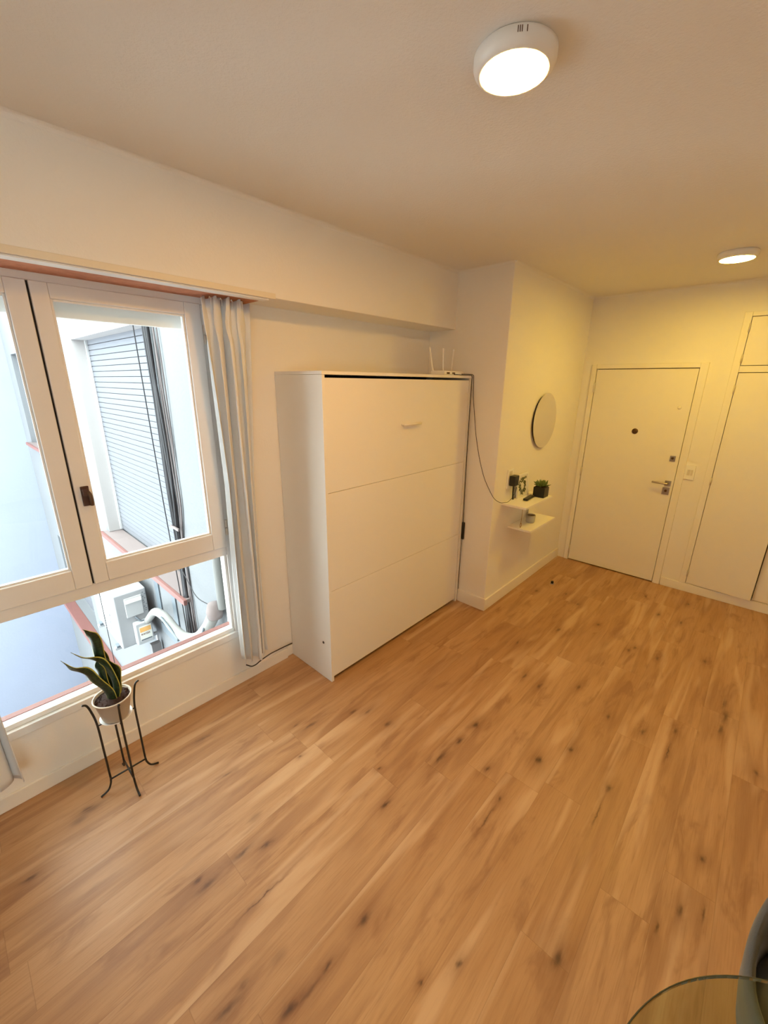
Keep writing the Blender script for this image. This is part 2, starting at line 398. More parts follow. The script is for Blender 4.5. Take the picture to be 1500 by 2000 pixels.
# baseboards
def bb(name, *bs): struct(name, boxes(*bs), M_trim, bevel=0.003)
bb('baseboard_left', (0, 0.014, YB, 1.315, 0, 0.075), (0, 0.008, 1.315, 1.362, 0.012, 0.085))
bb('baseboard_column_front', (0.436, CX+0.013, CY-0.013, CY, 0, 0.115))
bb('baseboard_column', (CX, CX+0.013, CY, YF, 0, 0.105))
bb('baseboard_far', (1.722, 2.92, YF-0.014, YF, 0, 0.082))
# exposed brick left bare in the slot over the window
struct('trim_2', boxes((0.0, 0.235, YB+0.02, 1.20, BZ-0.006, BZ+0.002)), M_brick)

# ------------------------------------------------------------------ window
win = thing('window_1', (0, 0.29, OZ0), 'white painted timber window with two casements over a fixed low pane', 'window', kind='structure')
bm = boxes((-0.07, 0.004, OY0, OY1, 2.248, OZ1), (-0.07, 0.004, 0.957, OY1, OZ0, 2.248), (-0.07, 0.004, OY0, -0.375, OZ0, 2.248),
           (-0.07, 0.004, -0.375, 0.957, 0.905, 0.966))
link('window_frame', bm, M_win, win, bevel=0.004)
link('window_sill', boxes((-0.07, 0.010, OY0, OY1, OZ0-0.004, 0.383)), M_win, win, bevel=0.003)
link('glazing_bead', boxes((-0.045, -0.012, -0.375, 0.957, 0.383, 0.408), (-0.045, -0.012, 0.943, 0.957, 0.408, 0.905), (-0.045, -0.012, -0.375, -0.36, 0.408, 0.905)), M_white, win, bevel=0.003)
link('lower_pane', boxes((-0.032, -0.026, -0.372, 0.955, 0.385, 0.904)), M_glass, win)
def sash(y0, y1, gy0, gy1, g0=1.058, g1=2.193, x0=-0.045, x1=0.014):
    s = link('sash', boxes((x0, x1, y0, gy0, 0.962, 2.250), (x0, x1, gy1, y1, 0.962, 2.250), (x0, x1, gy0, gy1, 0.962, g0), (x0, x1, gy0, gy1, g1, 2.250)), M_win, win, bevel=0.004)
    link('glass', boxes((-0.012, -0.007, gy0-0.004, gy1+0.004, g0-0.004, g1+0.004)), M_glass, s)
    b = 0.009
    link('bead', boxes((-0.007, 0.003, gy0, gy0+b, g0, g1), (-0.007, 0.003, gy1-b, gy1, g0, g1), (-0.007, 0.003, gy0+b, gy1-b, g0, g0+b), (-0.007, 0.003, gy0+b, gy1-b, g1-b, g1)), M_win, s, bevel=0.002)
    return s
sr = sash(0.297, 0.958, 0.356, 0.878)
sl = sash(-0.380, 0.289, -0.302, 0.222)
link('meeting_gap', boxes((-0.04, 0.000, 0.2885, 0.2975, 0.962, 2.250)), M_dark, win)
bm = boxes((0.014, 0.022, 0.318, 0.350, 1.345, 1.435)); box(bm, 0.022, 0.042, 0.322, 0.346, 1.395, 1.425); 
hd = link('window_latch', bm, M_brown, win, bevel=0.003)
bm = bmesh.new(); tube(bm, [(0.034, 0.340, 1.412), (0.044, 0.345, 1.40), (0.046, 0.347, 1.375), (0.043, 0.346, 1.350)], 0.008, 8)
link('latch_lever', bm, M_bronze, hd, smooth=True)
for z in (2.11, 1.08):
    bm = bmesh.new(); tube(bm, [(0.016, 0.965, z-0.045), (0.016, 0.965, z-0.002)], 0.007, 10, smooth=False); tube(bm, [(0.016, 0.965, z+0.002), (0.016, 0.965, z+0.045)], 0.007, 10, smooth=False)
    link('hinge', bm, M_hinge, win, smooth=True)
# outside sill and the lintel board seen through the panes
struct('trim_3', boxes((-0.140, -0.1015, OY0-0.02, 1.06, 0.325, 0.384)), M_tile, bevel=0.004)
link('outer_sill', boxes((-0.100, -0.0705, OY0, OY1, OZ0, 0.382)), M_win, win, bevel=0.003)
struct('trim_4', boxes((-0.094, -0.080, OY0, OY1, 2.134, OZ1-0.001)), M_win, bevel=0.004)

WA, WB = XR+0.04, XR+0.09
w3 = thing('window_unseen', (WA, (WX0+WX1)/2, WZ0), 'unseen white timber window added for daylight in the wall opposite the large window', 'window', kind='structure')  # unseen window, added and sized to bring cool daylight from this side
link('window_frame', boxes((WA, WB, WX0, WX0+0.05, WZ0, WZ1), (WA, WB, WX1-0.05, WX1, WZ0, WZ1), (WA, WB, WX0+0.05, WX1-0.05, WZ0, WZ0+0.05), (WA, WB, WX0+0.05, WX1-0.05, WZ1-0.05, WZ1), (WA, WB, (WX0+WX1)/2-0.03, (WX0+WX1)/2+0.03, WZ0+0.05, WZ1-0.05)), M_win, w3, bevel=0.003)
link('glass', boxes((WA+0.022, WA+0.027, WX0+0.045, WX1-0.045, WZ0+0.045, WZ1-0.045)), M_glass, w3)

# curtain rail board on the beam edge
rail = thing('curtain_rail', (BX, 0.2, BZ), 'long cream rail board with white underside above the window', 'curtain rail')
link('board', boxes((BX+0.001, BX+0.013, YB+0.05, 1.232, BZ-0.006, BZ+0.019)), mat('cream_board', (0.74, 0.66, 0.52), 0.5), rail, bevel=0.001)
link('track', boxes((0.19, BX, YB+0.05, 1.20, BZ-0.012, BZ-0.0065)), M_white, rail)

# ------------------------------------------------------------------ curtains
def curtain(name, label, ytop, ymid, ybot, zt, zb, xc, amp, nf, ph, parent_loc):
    bm = bmesh.new(); ns, nz = 150, 60; uvs = []
    rows = []
    for j in range(nz+1):
        t = j/nz; z = zt + (zb-zt)*t
        if t < 0.45: k = t/0.45; y0 = ytop[0]+(ymid[0]-ytop[0])*k; y1 = ytop[1]+(ymid[1]-ytop[1])*k
        else: k = (t-0.45)/0.55; y0 = ymid[0]+(ybot[0]-ymid[0])*k; y1 = ymid[1]+(ybot[1]-ymid[1])*k
        pinch = math.exp(-((t-0.055)/0.03)**2)
        A = amp*(1 - 0.72*pinch)*(0.72+0.28*min(1, t*5)); row = []
        for i in range(ns+1):
            s = i/ns; a = 2*PI*nf*s + ph
            wob = 0.5*math.sin(a*0.37+2.1*t+1.0)
            x = xc + A*math.sin(a + 0.5*wob) * (0.75+0.25*math.sin(a*0.5+1.3)) + 0.006*math.sin(3*a+4*t)*max(0, 1-t*2)
            y = y0 + (y1-y0)*s + 0.55*(y1-y0)/nf*0.5*math.sin(2*a+0.6) + 0.006*math.sin(5*t+s*7)
            row.append(bm.verts.new((x, y, z + (0.010*math.sin(a*2) if j == 0 else 0))))
        rows.append(row)
    for a_, b_ in zip(rows, rows[1:]):
        for i in range(ns): bm.faces.new((a_[i], a_[i+1], b_[i+1], b_[i]))
    o = thing(name, parent_loc, *label)
    c = link('cloth', bm, M_curt, o, smooth=True)
    sd = c.modifiers.new('thick', 'SOLIDIFY'); sd.thickness = 0.002; sd.offset = 0
    return o
cu = curtain('curtain', ('pale grey pleated curtain drawn to the side nearest the bed cabinet', 'curtain', 'window curtains'),
        (0.925, 1.165), (0.955, 1.115), (0.945, 1.105), 2.272, 0.215, 0.100, 0.066, 3.6, 2.6, (0.1, 1.05, 0.215))
for yy in (0.955, 1.01, 1.065, 1.12):
    bm = bmesh.new(); tube(bm, [(0.12, yy, 2.262), (0.118, yy+0.004, 2.271), (0.118, yy+0.009, 2.262), (0.122, yy+0.006, 2.235)], 0.002, 6)
    link('hook', bm, M_white, cu, smooth=True)
curtain('curtain', ('pale grey curtain panel behind the plant stand, at the left edge', 'curtain', 'window curtains'),
        (-0.36, -0.14), (-0.36, -0.150), (-0.36, -0.135), 2.272, 0.205, 0.098, 0.045, 4.0, 0.9, (0.1, -0.25, 0.205))

# ------------------------------------------------------------------ fold-down bed cabinet
y0, y1, xf, zc = 1.3625, 2.836, 0.4346, 1.944
bed = thing('bed_cabinet', (0.22, 2.1, 0), 'large plain white fold-down bed cabinet standing against the wall', 'cabinet')
link('side_panel', boxes((0.004, xf+0.004, y0, y0+0.020, 0.002, zc-0.019)), M_mel, bed, bevel=0.0012)
link('side_panel', boxes((0.004, xf+0.004, y1-0.020, y1, 0.002, zc-0.019)), M_mel, bed, bevel=0.0012)
link('top_panel', boxes((0.004, xf+0.004, y0, y1, zc-0.018, zc)), M_mel, bed, bevel=0.0012)
link('back_panel', boxes((0.004, 0.016, y0+0.0205, y1-0.0205, 0.002, zc-0.0185)), M_dark, bed)
ya, yb = y0+0.0225, y1-0.027
fz = [0.030, 0.654, 1.279, 1.911]
for i in range(3):
    d = 0.0012
    p = link('front_panel', boxes((xf-0.022, xf-0.002, ya, yb, fz[i]+d, fz[i+1]-d)), M_mel, bed, bevel=0.0008)
    if i == 2:
        bm = bmesh.new()
        for yy in (2.025, 2.185): tube(bm, [(xf-0.003, yy, 1.625), (xf+0.024, yy, 1.625)], 0.005, 8, smooth=False)
        tube(bm, [(xf+0.024, 2.015, 1.625), (xf+0.024, 2.195, 1.625)], 0.0065, 8, smooth=False)
        link('handle', bm, M_meledge, p, smooth=True)
link('bed_frame', boxes((0.02, xf-0.024, y0+0.03, y1-0.03, 0.04, zc-0.045)), M_mel, bed)
bm = bmesh.new(); lathe(bm, (0.366, y0, 0.272), [(0, -0.003), (0.008, -0.003), (0.009, 0.0), (0, 0.0)], 16, 'y')
link('screw_cap', bm, M_black, bed)

# router on top of the cabinet
ro = thing('router', (0.36, 2.64, zc), 'white router with upright aerials lying on top of the bed cabinet', 'router')
link('body', boxes((0.29, 0.415, 2.50, 2.755, zc+0.001, zc+0.030)), M_white, ro, bevel=0.008)
for (yy, tx) in ((2.515, -0.045), (2.64, 0.0), (2.748, 0.03)):
    bm = bmesh.new(); tube(bm, [(0.305, yy, zc+0.022), (0.300, yy+tx*0.3, zc+0.07), (0.297, yy+tx, zc+0.19)], 0.006, 8)
    link('antenna', bm, M_white, ro, smooth=True)
for a_ in (2.53, 2.60): link('port', boxes((0.4152, 0.417, a_, a_+0.035, zc+0.008, zc+0.020)), M_bronze, ro)

# cables
def cable(name, pts, r, m, label, cat='cable', extra=None):
    bm = bmesh.new(); tube(bm, pts, r, 8, 6); o = link(name, bm, m, None, smooth=True); tag(o, label, cat); return o
cable('power_cable', [(0.419, 2.72, zc+0.010), (0.436, 2.80, zc+0.010), (0.448, 2.838, zc+0.004), (0.452, 2.842, zc-0.03), (0.458, 2.843, 1.80), (0.480, 2.843, 1.66), (0.508, 2.843, 1.497), (0.552, 2.842, 1.33), (0.606, 2.842, 1.182), (0.662, 2.840, 1.088),
      (0.712, 2.842, 1.020), (0.738, 2.900, 0.978), (0.742, 2.985, 0.962), (0.744, 3.03, 0.958), (0.752, 3.075, 0.980), (0.762, 3.09, 1.01), (0.768, 3.105, 1.050), (0.768, 3.112, 1.074)], 0.0022, M_cable,
      'thin black cable sagging from the cabinet top to the wall plug')
ext = thing('extension_cable', (0.45, 2.846, 0.5), 'black cable with an inline box hanging down the cabinet right edge', 'cable')
bm = bmesh.new(); tube(bm, [(0.419, 2.62, zc+0.006), (0.430, 2.70, zc+0.004), (0.442, 2.80, zc+0.004), (0.445, 2.826, zc-0.005), (0.444, 2.829, zc-0.06), (0.4435, 2.830, 1.6), (0.444, 2.835, 1.2), (0.445, 2.843, 0.90), (0.446, 2.847, 0.75)], 0.0028, 8, 6)
tube(bm, [(0.446, 2.847, 0.60), (0.442, 2.847, 0.45), (0.440, 2.847, 0.2), (0.442, 2.846, 0.12)], 0.002, 8, 6)
link('cord', bm, M_cable, ext, smooth=True)
link('inline_box', boxes((0.437, 0.462, 2.8385, 2.8555, 0.60, 0.755)), M_black, ext, bevel=0.005)
cable('aerial_cable', [(0.16, 0.925, 0.235), (0.168, 0.955, 0.212), (0.160, 0.99, 0.202), (0.135, 1.03, 0.190), (0.10, 1.09, 0.170), (0.05, 1.16, 0.135), (0.022, 1.22, 0.112), (0.016, 1.29, 0.105), (0.014, 1.355, 0.100)], 0.0036, M_cable,
      'black cable running from the curtain foot to the cabinet base')

# ------------------------------------------------------------------ shelves on the column and what stands there
UZ, LZ = 0.945, 0.705
tag(link('floating_shelf', boxes((CX+0.001, 0.915, 3.005, 3.545, UZ-0.018, UZ)), M_meledge, None, bevel=0.002), 'upper white floating shelf carrying the picture, remote and potted plant', 'shelf', 'white floating shelves under the mirror')
tag(link('floating_shelf', boxes((CX+0.001, 0.908, 3.165, 3.700, LZ-0.018, LZ)), M_meledge, None, bevel=0.002), 'lower white floating shelf carrying a small cup', 'shelf', 'white floating shelves under the mirror')

so = thing('wall_socket', (CX, 3.10, 1.14), 'white wall socket plate behind the black plug above the upper shelf', 'socket')
link('plate', boxes((CX, CX+0.010, 3.055, 3.155, 1.055, 1.215)), M_white, so, bevel=0.003)
link('outlet', boxes((CX+0.0105, CX+0.013, 3.085, 3.125, 1.17, 1.20)), M_hinge, so)
ad = thing('power_adapter', (0.735, 3.12, 1.12), 'black plug-in power adapter in the socket above the shelf', 'power adapter')
link('body', boxes((CX+0.012, 0.762, 3.08, 3.160, 1.080, 1.165)), M_black, ad, bevel=0.006)
bm = bmesh.new(); tube(bm, [(0.722, 3.15, 1.085), (0.722, 3.155, 1.02), (0.722, 3.16, 0.965), (0.724, 3.16, 0.949)], 0.008, 8)
link('cord', bm, M_cable, ad, smooth=True)

# picture leaning on the wall
pic = thing('picture', (0.722, 3.33, UZ), 'small white picture of a leafy wreath leaning on the upper shelf', 'picture')
def lean(bm):                                   # lean back a few degrees about the bottom edge
    Rm = Matrix.Translation((0.738, 0, UZ)) @ Matrix.Rotation(-0.10, 4, 'Y') @ Matrix.Translation((-0.738, 0, -UZ))
    bmesh.ops.transform(bm, matrix=Rm, verts=bm.verts); return bm
link('frame', lean(boxes((0.726, 0.740, 3.215, 3.235, UZ, UZ+0.205), (0.726, 0.740, 3.415, 3.435, UZ, UZ+0.205), (0.726, 0.740, 3.235, 3.415, UZ, UZ+0.016), (0.726, 0.740, 3.235, 3.415, UZ+0.189, UZ+0.205))), M_white, pic, bevel=0.001)
link('paper', lean(boxes((0.728, 0.733, 3.235, 3.415, UZ+0.016, UZ+0.189))), M_card, pic)
bm = bmesh.new(); rnd = random.Random(3)
for k in range(92):
    a = 2*PI*k/92 + rnd.uniform(-.05, .05); R_ = 0.056 + rnd.uniform(-.020, .018)
    cy, cz = 3.322 + R_*math.cos(a), UZ+0.098 + 1.05*R_*math.sin(a)
    if 0.5 < a < 1.1 or 2.2 < a < 2.6: 
        if k % 2: continue
    d = a + rnd.choice((-1, 1))*rnd.uniform(.4, 1.3) + PI/2; l = rnd.uniform(.011, .020); wd = l*0.34
    u = Vector((0, math.cos(d), math.sin(d))); n = Vector((0, -math.sin(d), math.cos(d))); c0 = Vector((0.7336, cy, cz))
    vs_ = [bm.verts.new(c0 + u*a_*l + n*b_*wd + Vector((x_, 0, 0))) for x_ in (0, 0.0006) for (a_, b_) in ((-1, 0), (0, 1), (1, 0), (0, -1))]
    bm.faces.new(vs_[:4]); bm.faces.new(vs_[4:])
for k in range(9):
    yy = 3.36 + 0.005*k; bmz = UZ+0.150+0.003*((k*7) % 5); box(bm, 0.7336, 0.7342, yy, yy+0.0035, bmz, bmz+0.016)
link('wreath_print', lean(bm), M_print, pic)

# remote
rm = thing('remote_control', (0.80, 3.27, UZ), 'slim black remote control lying on the upper shelf', 'remote control')
a = Vector((0.815, 3.200, 0)); b_ = Vector((0.800, 3.375, 0)); d = (b_-a).normalized(); n = Vector((-d.y, d.x, 0)); c0 = (a+b_)/2 + Vector((0, 0, UZ+0.0105))
bm = bmesh.new(); obox(bm, c0, (d, n, (0, 0, 1)), 0.088, 0.020, 0.009)
link('body', bm, M_black, rm, bevel=0.005)
bm = bmesh.new()
for i in range(5):
    for j in (-1, 0, 1): lathe(bm, c0 + d*(-0.05+0.022*i) + n*0.011*j + Vector((0, 0, 0.009)), [(0, 0.0014), (0.0038, 0.0012), (0.004, 0), (0, 0)], 8)
link('button', bm, M_grey, rm)

# potted succulent
sp_ = thing('potted_succulent', (0.845, 3.44, UZ), 'small bushy green succulent in a square black pot on the shelf', 'potted plant')
bm = boxes((0.795, 0.895, 3.39, 3.49, UZ+0.001, UZ+0.088)); link('pot', bm, M_black, sp_, bevel=0.004)
link('soil', boxes((0.803, 0.887, 3.398, 3.482, UZ+0.0885, UZ+0.092)), M_soil, sp_)
bm = bmesh.new(); rnd = random.Random(11)
for k in range(90):
    th = rnd.uniform(0, 2*PI); ph = rnd.uniform(0.05, 1.25); l = rnd.uniform(0.035, 0.060)
    d = Vector((math.sin(ph)*math.cos(th), math.sin(ph)*math.sin(th), math.cos(ph)))
    p0 = Vector((0.845 + 0.030*math.cos(th)*rnd.random(), 3.44 + 0.030*math.sin(th)*rnd.random(), UZ+0.091))
    tube(bm, [p0, p0+d*l*0.5, p0+d*l+Vector((0, 0, 0.004))], lambda t: 0.0012+0.0042*math.sin(PI*min(1, t*0.85+0.12)), 6, 3)
link('leaves', bm, M_succ, sp_, smooth=True)

# lower shelf: cup, card, little hook
cup = thing('cup', (0.80, 3.40, LZ), 'small speckled grey cup with dark rim on the lower shelf', 'cup')
bm = bmesh.new(); lathe(bm, (0.80, 3.395, LZ+0.001), [(0, 0), (0.034, 0), (0.039, 0.01), (0.041, 0.070), (0.038, 0.070), (0.035, 0.014), (0, 0.012)], 32)
link('body', bm, M_cer, cup, smooth=True)
bm = bmesh.new(); lathe(bm, (0.80, 3.395, LZ+0.062), [(0, 0), (0.0368, 0), (0.0368, 0.001), (0, 0.001)], 32); link('contents', bm, M_bronze, cup)
tag(link('paper_card', boxes((0.7205, 0.7225, 3.52, 3.61, LZ+0.001, LZ+0.155)), M_card, None), 'white upright card standing at the back of the lower shelf', 'card')
kh = thing('key_hook', (0.84, 3.10, UZ-0.018), 'small brass hook with hanging chain under the upper shelf', 'hook')
link('plate', boxes((0.80, 0.885, 3.085, 3.115, UZ-0.030, UZ-0.0185)), M_brass, kh, bevel=0.002)
bm = bmesh.new(); tube(bm, [(0.845, 3.10, UZ-0.028), (0.846, 3.10, UZ-0.09), (0.844, 3.10, UZ-0.17)], 0.0016, 6); tube(bm, [(0.844, 3.10, UZ-0.16), (0.850, 3.10, UZ-0.185), (0.842, 3.10, UZ-0.205), (0.838, 3.10, UZ-0.185), (0.844, 3.10, UZ-0.165)], 0.0018, 6)
link('chain', bm, M_brass, kh, smooth=True)

# round mirror
mi_ = thing('wall_mirror', (CX, 3.65, 1.577), 'round frameless mirror on the wall above the shelves', 'mirror')
bm = bmesh.new(); lathe(bm, (CX, 3.65, 1.577), [(0, 0.001), (0.222, 0.001), (0.226, 0.018), (0, 0.018)], 64, 'x'); link('backing', bm, M_black, mi_)
bm = bmesh.new(); lathe(bm, (CX, 3.65, 1.577), [(0, 0.0185), (0.236, 0.0185), (0.2385, 0.0205), (0.2385, 0.023), (0.236, 0.0245), (0, 0.0245)], 96, 'x'); link('glass', bm, M_mirror, mi_)

# ------------------------------------------------------------------ entrance door
dr = thing('door_1', (1.25, YF, 0), 'flat white entrance door with steel locks at the far wall', 'door', kind='structure')
link('door_frame', boxes((0.782, 0.826, YF-0.016, YF+0.10, 0, 2.078), (1.656, 1.716, YF-0.016, YF+0.10, 0, 2.078), (0.826, 1.656, YF-0.016, YF+0.10, 2.036, 2.078)), M_trim, dr, bevel=0.004)
link('shadow_gap', boxes((0.826, 1.656, YF+0.045, YF+0.06, 0.0, 2.036)), M_dark, dr)
leaf = link('door_leaf', boxes((0.831, 1.6515, YF-0.004, YF+0.036, 0.010, 2.030)), M_door, dr, bevel=0.002)
link('kick_strip', boxes((0.835, 1.648, YF-0.008, YF-0.0045, 0.012, 0.050)), M_door, dr, bevel=0.001)
for z in (1.86, 1.01, 0.13):
    bm = bmesh.new(); tube(bm, [(0.829, YF-0.020, z-0.045), (0.829, YF-0.020, z+0.045)], 0.007, 10, smooth=False); link('hinge', bm, M_hinge, dr, smooth=True)
bm = bmesh.new(); lathe(bm, (1.255, YF-0.004, 1.465), [(0, -0.012), (0.012, -0.012), (0.024, -0.008), (0.027, 0), (0, 0)], 32, 'y'); link('peephole', bm, M_bronze, dr, smooth=True)
for (x, z, h) in ((1.603, 1.243, 0.026), (1.603, 0.935, 0.034)):
    lk = link('lock_plate', boxes((x-h*0.85, x+h*0.85, YF-0.012, YF-0.0045, z-h, z+h)), M_chrome, dr, bevel=0.002)
    bm = bmesh.new(); lathe(bm, (x, YF-0.012, z+0.004), [(0, -0.006), (0.010, -0.006), (0.012, 0), (0, 0)], 20, 'y'); link('keyhole', bm, M_bronze, lk, smooth=True)
hp = link('handle_plate', boxes((1.583, 1.633, YF-0.012, YF-0.0045, 0.985, 1.035)), M_chrome, dr, bevel=0.002)
bm = bmesh.new(); tube(bm, [(1.608, YF-0.012, 1.010), (1.608, YF-0.045, 1.010)], 0.009, 10, smooth=False); tube(bm, [(1.612, YF-0.047, 1.010), (1.56, YF-0.050, 1.012), (1.485, YF-0.048, 1.013)], 0.0085, 10)
link('door_handle', bm, M_chrome, hp, smooth=True)
bm = bmesh.new(); lathe(bm, (1.57, YF-0.004, 1.70), [(0, -0.006), (0.014, -0.005), (0.016, 0), (0, 0)], 20, 'y'); link('chain_stud', bm, M_door, dr, smooth=True)

sw = thing('light_switch', (1.752, YF, 1.13), 'white switch and socket plate between the entrance door and closet', 'switch')
link('plate', boxes((1.715, 1.792, YF-0.010, YF, 1.070, 1.200)), M_white, sw, bevel=0.003)
link('outlet', boxes((1.735, 1.755, YF-0.013, YF-0.0105, 1.11, 1.16), (1.760, 1.776, YF-0.013, YF-0.0105, 1.11, 1.16)), M_hinge, sw, bevel=0.002)

# ------------------------------------------------------------------ built-in closet
cl = thing('built_in_closet', (2.4, YF+0.05, 0.085), 'white built-in closet with tall doors and small upper doors', 'closet')
link('face_frame', boxes((1.868, 1.918, YF-0.012, YF+0.05, 0.083, 2.449), (2.875, 2.919, YF-0.012, YF+0.05, 0.086, 2.449), (1.918, 2.875, YF-0.012, YF+0.05, 2.415, 2.449), (1.918, 2.875, YF-0.012, YF+0.05, 1.995, 2.045)), M_trim, cl, bevel=0.003)
link('interior', boxes((1.90, 2.915, YF+0.055, YF+0.14, 0.087, 2.44)), M_dark, cl)
def cdoor(x0, x1, z0, z1, ang, hinges, left=True):
    px = x0 if left else x1
    bm = boxes((x0, x1, YF-0.006, YF+0.014, z0, z1))
    Rm = Matrix.Translation((px, YF-0.006, 0)) @ Matrix.Rotation(ang, 4, 'Z') @ Matrix.Translation((-px, -(YF-0.006), 0))
    bmesh.ops.transform(bm, matrix=Rm, verts=bm.verts)
    d_ = link('closet_door', bm, M_door, cl, bevel=0.002)
    for z in hinges:
        bm = bmesh.new(); tube(bm, [(px-0.003 if left else px+0.003, YF-0.019, z-0.032), (px-0.003 if left else px+0.003, YF-0.019, z+0.032)], 0.006, 8, smooth=False)
        link('hinge', bm, M_hinge, d_, smooth=True)
cdoor(1.921, 2.396, 0.090, 1.990, -0.085, (1.86, 1.08, 0.19))
cdoor(2.402, 2.872, 0.090, 1.990, 0.0, (1.86, 1.08, 0.19), False)
cdoor(1.921, 2.396, 2.050, 2.411, 0.0, (2.10, 2.33))
cdoor(2.402, 2.872, 2.050, 2.411, 0.0, (2.10, 2.33), False)

# door stop on the floor
ds = thing('door_stop', (0.940, 3.780, 0), 'tiny black door stop on the floor near the entrance door', 'door stop')
bm = bmesh.new(); lathe(bm, (0.940, 3.780, 0.0005), [(0, 0), (0.020, 0), (0.018, 0.006), (0, 0.006)], 24); link('base', bm, M_chrome, ds, smooth=False)
bm = bmesh.new(); lathe(bm, (0.940, 3.780, 0.0065), [(0, 0), (0.013, 0), (0.013, 0.018), (0.010, 0.022), (0, 0.022)], 24); link('buffer', bm, M_black, ds, smooth=False)

# ------------------------------------------------------------------ ceiling lamps
def lamp(x, y, rf, rb, h, m, label, vents):
    L_ = thing('ceiling_lamp', (x, y, H), label, 'ceiling lamp', 'round white ceiling lamps')
    bm = bmesh.new(); lathe(bm, (x, y, H), [(0, -0.0005), (rb-0.004, -0.0005), (rb, -0.004), (rb, -h*0.55), (rb-0.004, -h*0.8), (rf+0.004, -h), (rf+0.001, -h), (rf, -h+0.003), (0, -h+0.003)], 64)
    hs = link('housing', bm, M_white, L_, smooth=True)
    bm = bmesh.new(); lathe(bm, (x, y, H), [(0, -h+0.0028), (rf-0.001, -h+0.0028), (rf-0.001, -h-0.0005), (rf-0.004, -h-0.002), (0, -h-0.002)], 64)
    link('diffuser', bm, m, L_, smooth=False)
    if vents:
        bm = bmesh.new()
        for k in (-3, -2, -1, 1.5):
            a = math.radians(-52 + k*2.6); c = Vector((x+(rb+0.0002)*math.cos(a), y+(rb+0.0002)*math.sin(a), H-0.014))
            obox(bm, c, ((math.cos(a), math.sin(a), 0), (-math.sin(a), math.cos(a), 0), (0, 0, 1)), 0.0006, 0.001, 0.006)
        link('vent', bm, M_bronze, hs)
lamp(1.532, 1.138, 0.083, 0.103, 0.040, M_lamp1, 'near round white ceiling lamp, the larger bright one', True)
lamp(1.830, 3.590, 0.088, 0.105, 0.040, M_lamp2, 'far round white ceiling lamp near the entrance wall', False)

# ------------------------------------------------------------------ plant stand with snake plant
SX, SY = 0.250, 0.228
st = thing('plant_stand', (SX, SY, 0), 'thin black wire plant stand on the floor by the window', 'plant stand')
dirs = [(0, -1), (1, 0), (0, 1), (-1, 0)]
for dx, dy in dirs:
    P = lambda r, z: (SX+dx*r, SY+dy*r, z)
    bm = bmesh.new()
    tube(bm, [P(0.113, 0.525), P(0.098, 0.515), P(0.087, 0.475), P(0.077, 0.395), P(0.076, 0.24), P(0.076, 0.075)], 0.0046, 8)
    tube(bm, [P(0.076, 0.076), P(0.080, 0.050), P(0.095, 0.020), P(0.127, 0.005)], 0.0046, 8)
    link('leg', bm, M_blackm, st, smooth=True)
bm = bmesh.new()
for (a, b_) in (((1, 0), (-1, 0)), ((0, 1), (0, -1))): tube(bm, [(SX+a[0]*0.076, SY+a[1]*0.076, 0.072), (SX+b_[0]*0.076, SY+b_[1]*0.076, 0.072)], 0.0040, 8, smooth=False)
link('cross_bar', bm, M_blackm, st, smooth=True)
bm = bmesh.new(); ring = [(SX+0.047*math.cos(2*PI*k/32), SY+0.047*math.sin(2*PI*k/32), 0.388) for k in range(33)]; tube(bm, ring, 0.003, 8, smooth=False)
for dx, dy in dirs: tube(bm, [(SX+dx*0.046, SY+dy*0.046, 0.388), (SX+dx*0.077, SY+dy*0.077, 0.388)], 0.0034, 6, smooth=False)
link('support_ring', bm, M_blackm, st, smooth=True)
bm = bmesh.new(); lathe(bm, (SX, SY, 0.3915), [(0, 0), (0.056, 0), (0.066, 0.010), (0.064, 0.011), (0.055, 0.004), (0, 0.004)], 48)
tag(link('saucer', bm, M_saucer, None, smooth=True), 'white saucer under the plant pot on the wire stand', 'saucer')

pl = thing('snake_plant', (SX, SY, 0.396), 'snake plant with yellow-edged leaves in a beige pot', 'potted plant')
PB = 0.3965; PT = 0.505
bm = bmesh.new(); lathe(bm, (SX, SY, 0), [(0, PB), (0.050, PB), (0.054, PB+0.005), (0.073, PT-0.006), (0.076, PT-0.004), (0.077, PT), (0.072, PT), (0.069, PT-0.010), (0, PT-0.014)], 56)
link('pot', bm, M_pot, pl, smooth=True)
bm = bmesh.new(); lathe(bm, (SX, SY, 0), [(0.0715, PT+0.0002), (0.0775, PT+0.0002), (0.078, PT+0.0016), (0.0775, PT+0.003), (0.072, PT+0.003), (0.0715, PT+0.0002)], 56); link('pot_rim', bm, M_potrim, pl, smooth=True)
bm = bmesh.new(); rnd = random.Random(5)
lathe(bm, (SX, SY, 0), [(0, PT-0.012), (0.0705, PT-0.012), (0.0705, PT-0.009), (0.045, PT-0.004), (0.02, PT-0.001), (0, PT)], 40)
for k in range(60):
    a = rnd.uniform(0, 2*PI); r = 0.064*math.sqrt(rnd.random()); c = Vector((SX+r*math.cos(a), SY+r*math.sin(a), PT-0.005)); s = rnd.uniform(0.004, 0.009)
    d = Vector((rnd.uniform(-1, 1), rnd.uniform(-1, 1), rnd.uniform(-.4, .6))).normalized(); n = d.orthogonal().normalized(); obox(bm, c, (d, n, d.cross(n)), s, s*0.5, s*0.25)
link('soil', bm, M_soil, pl)

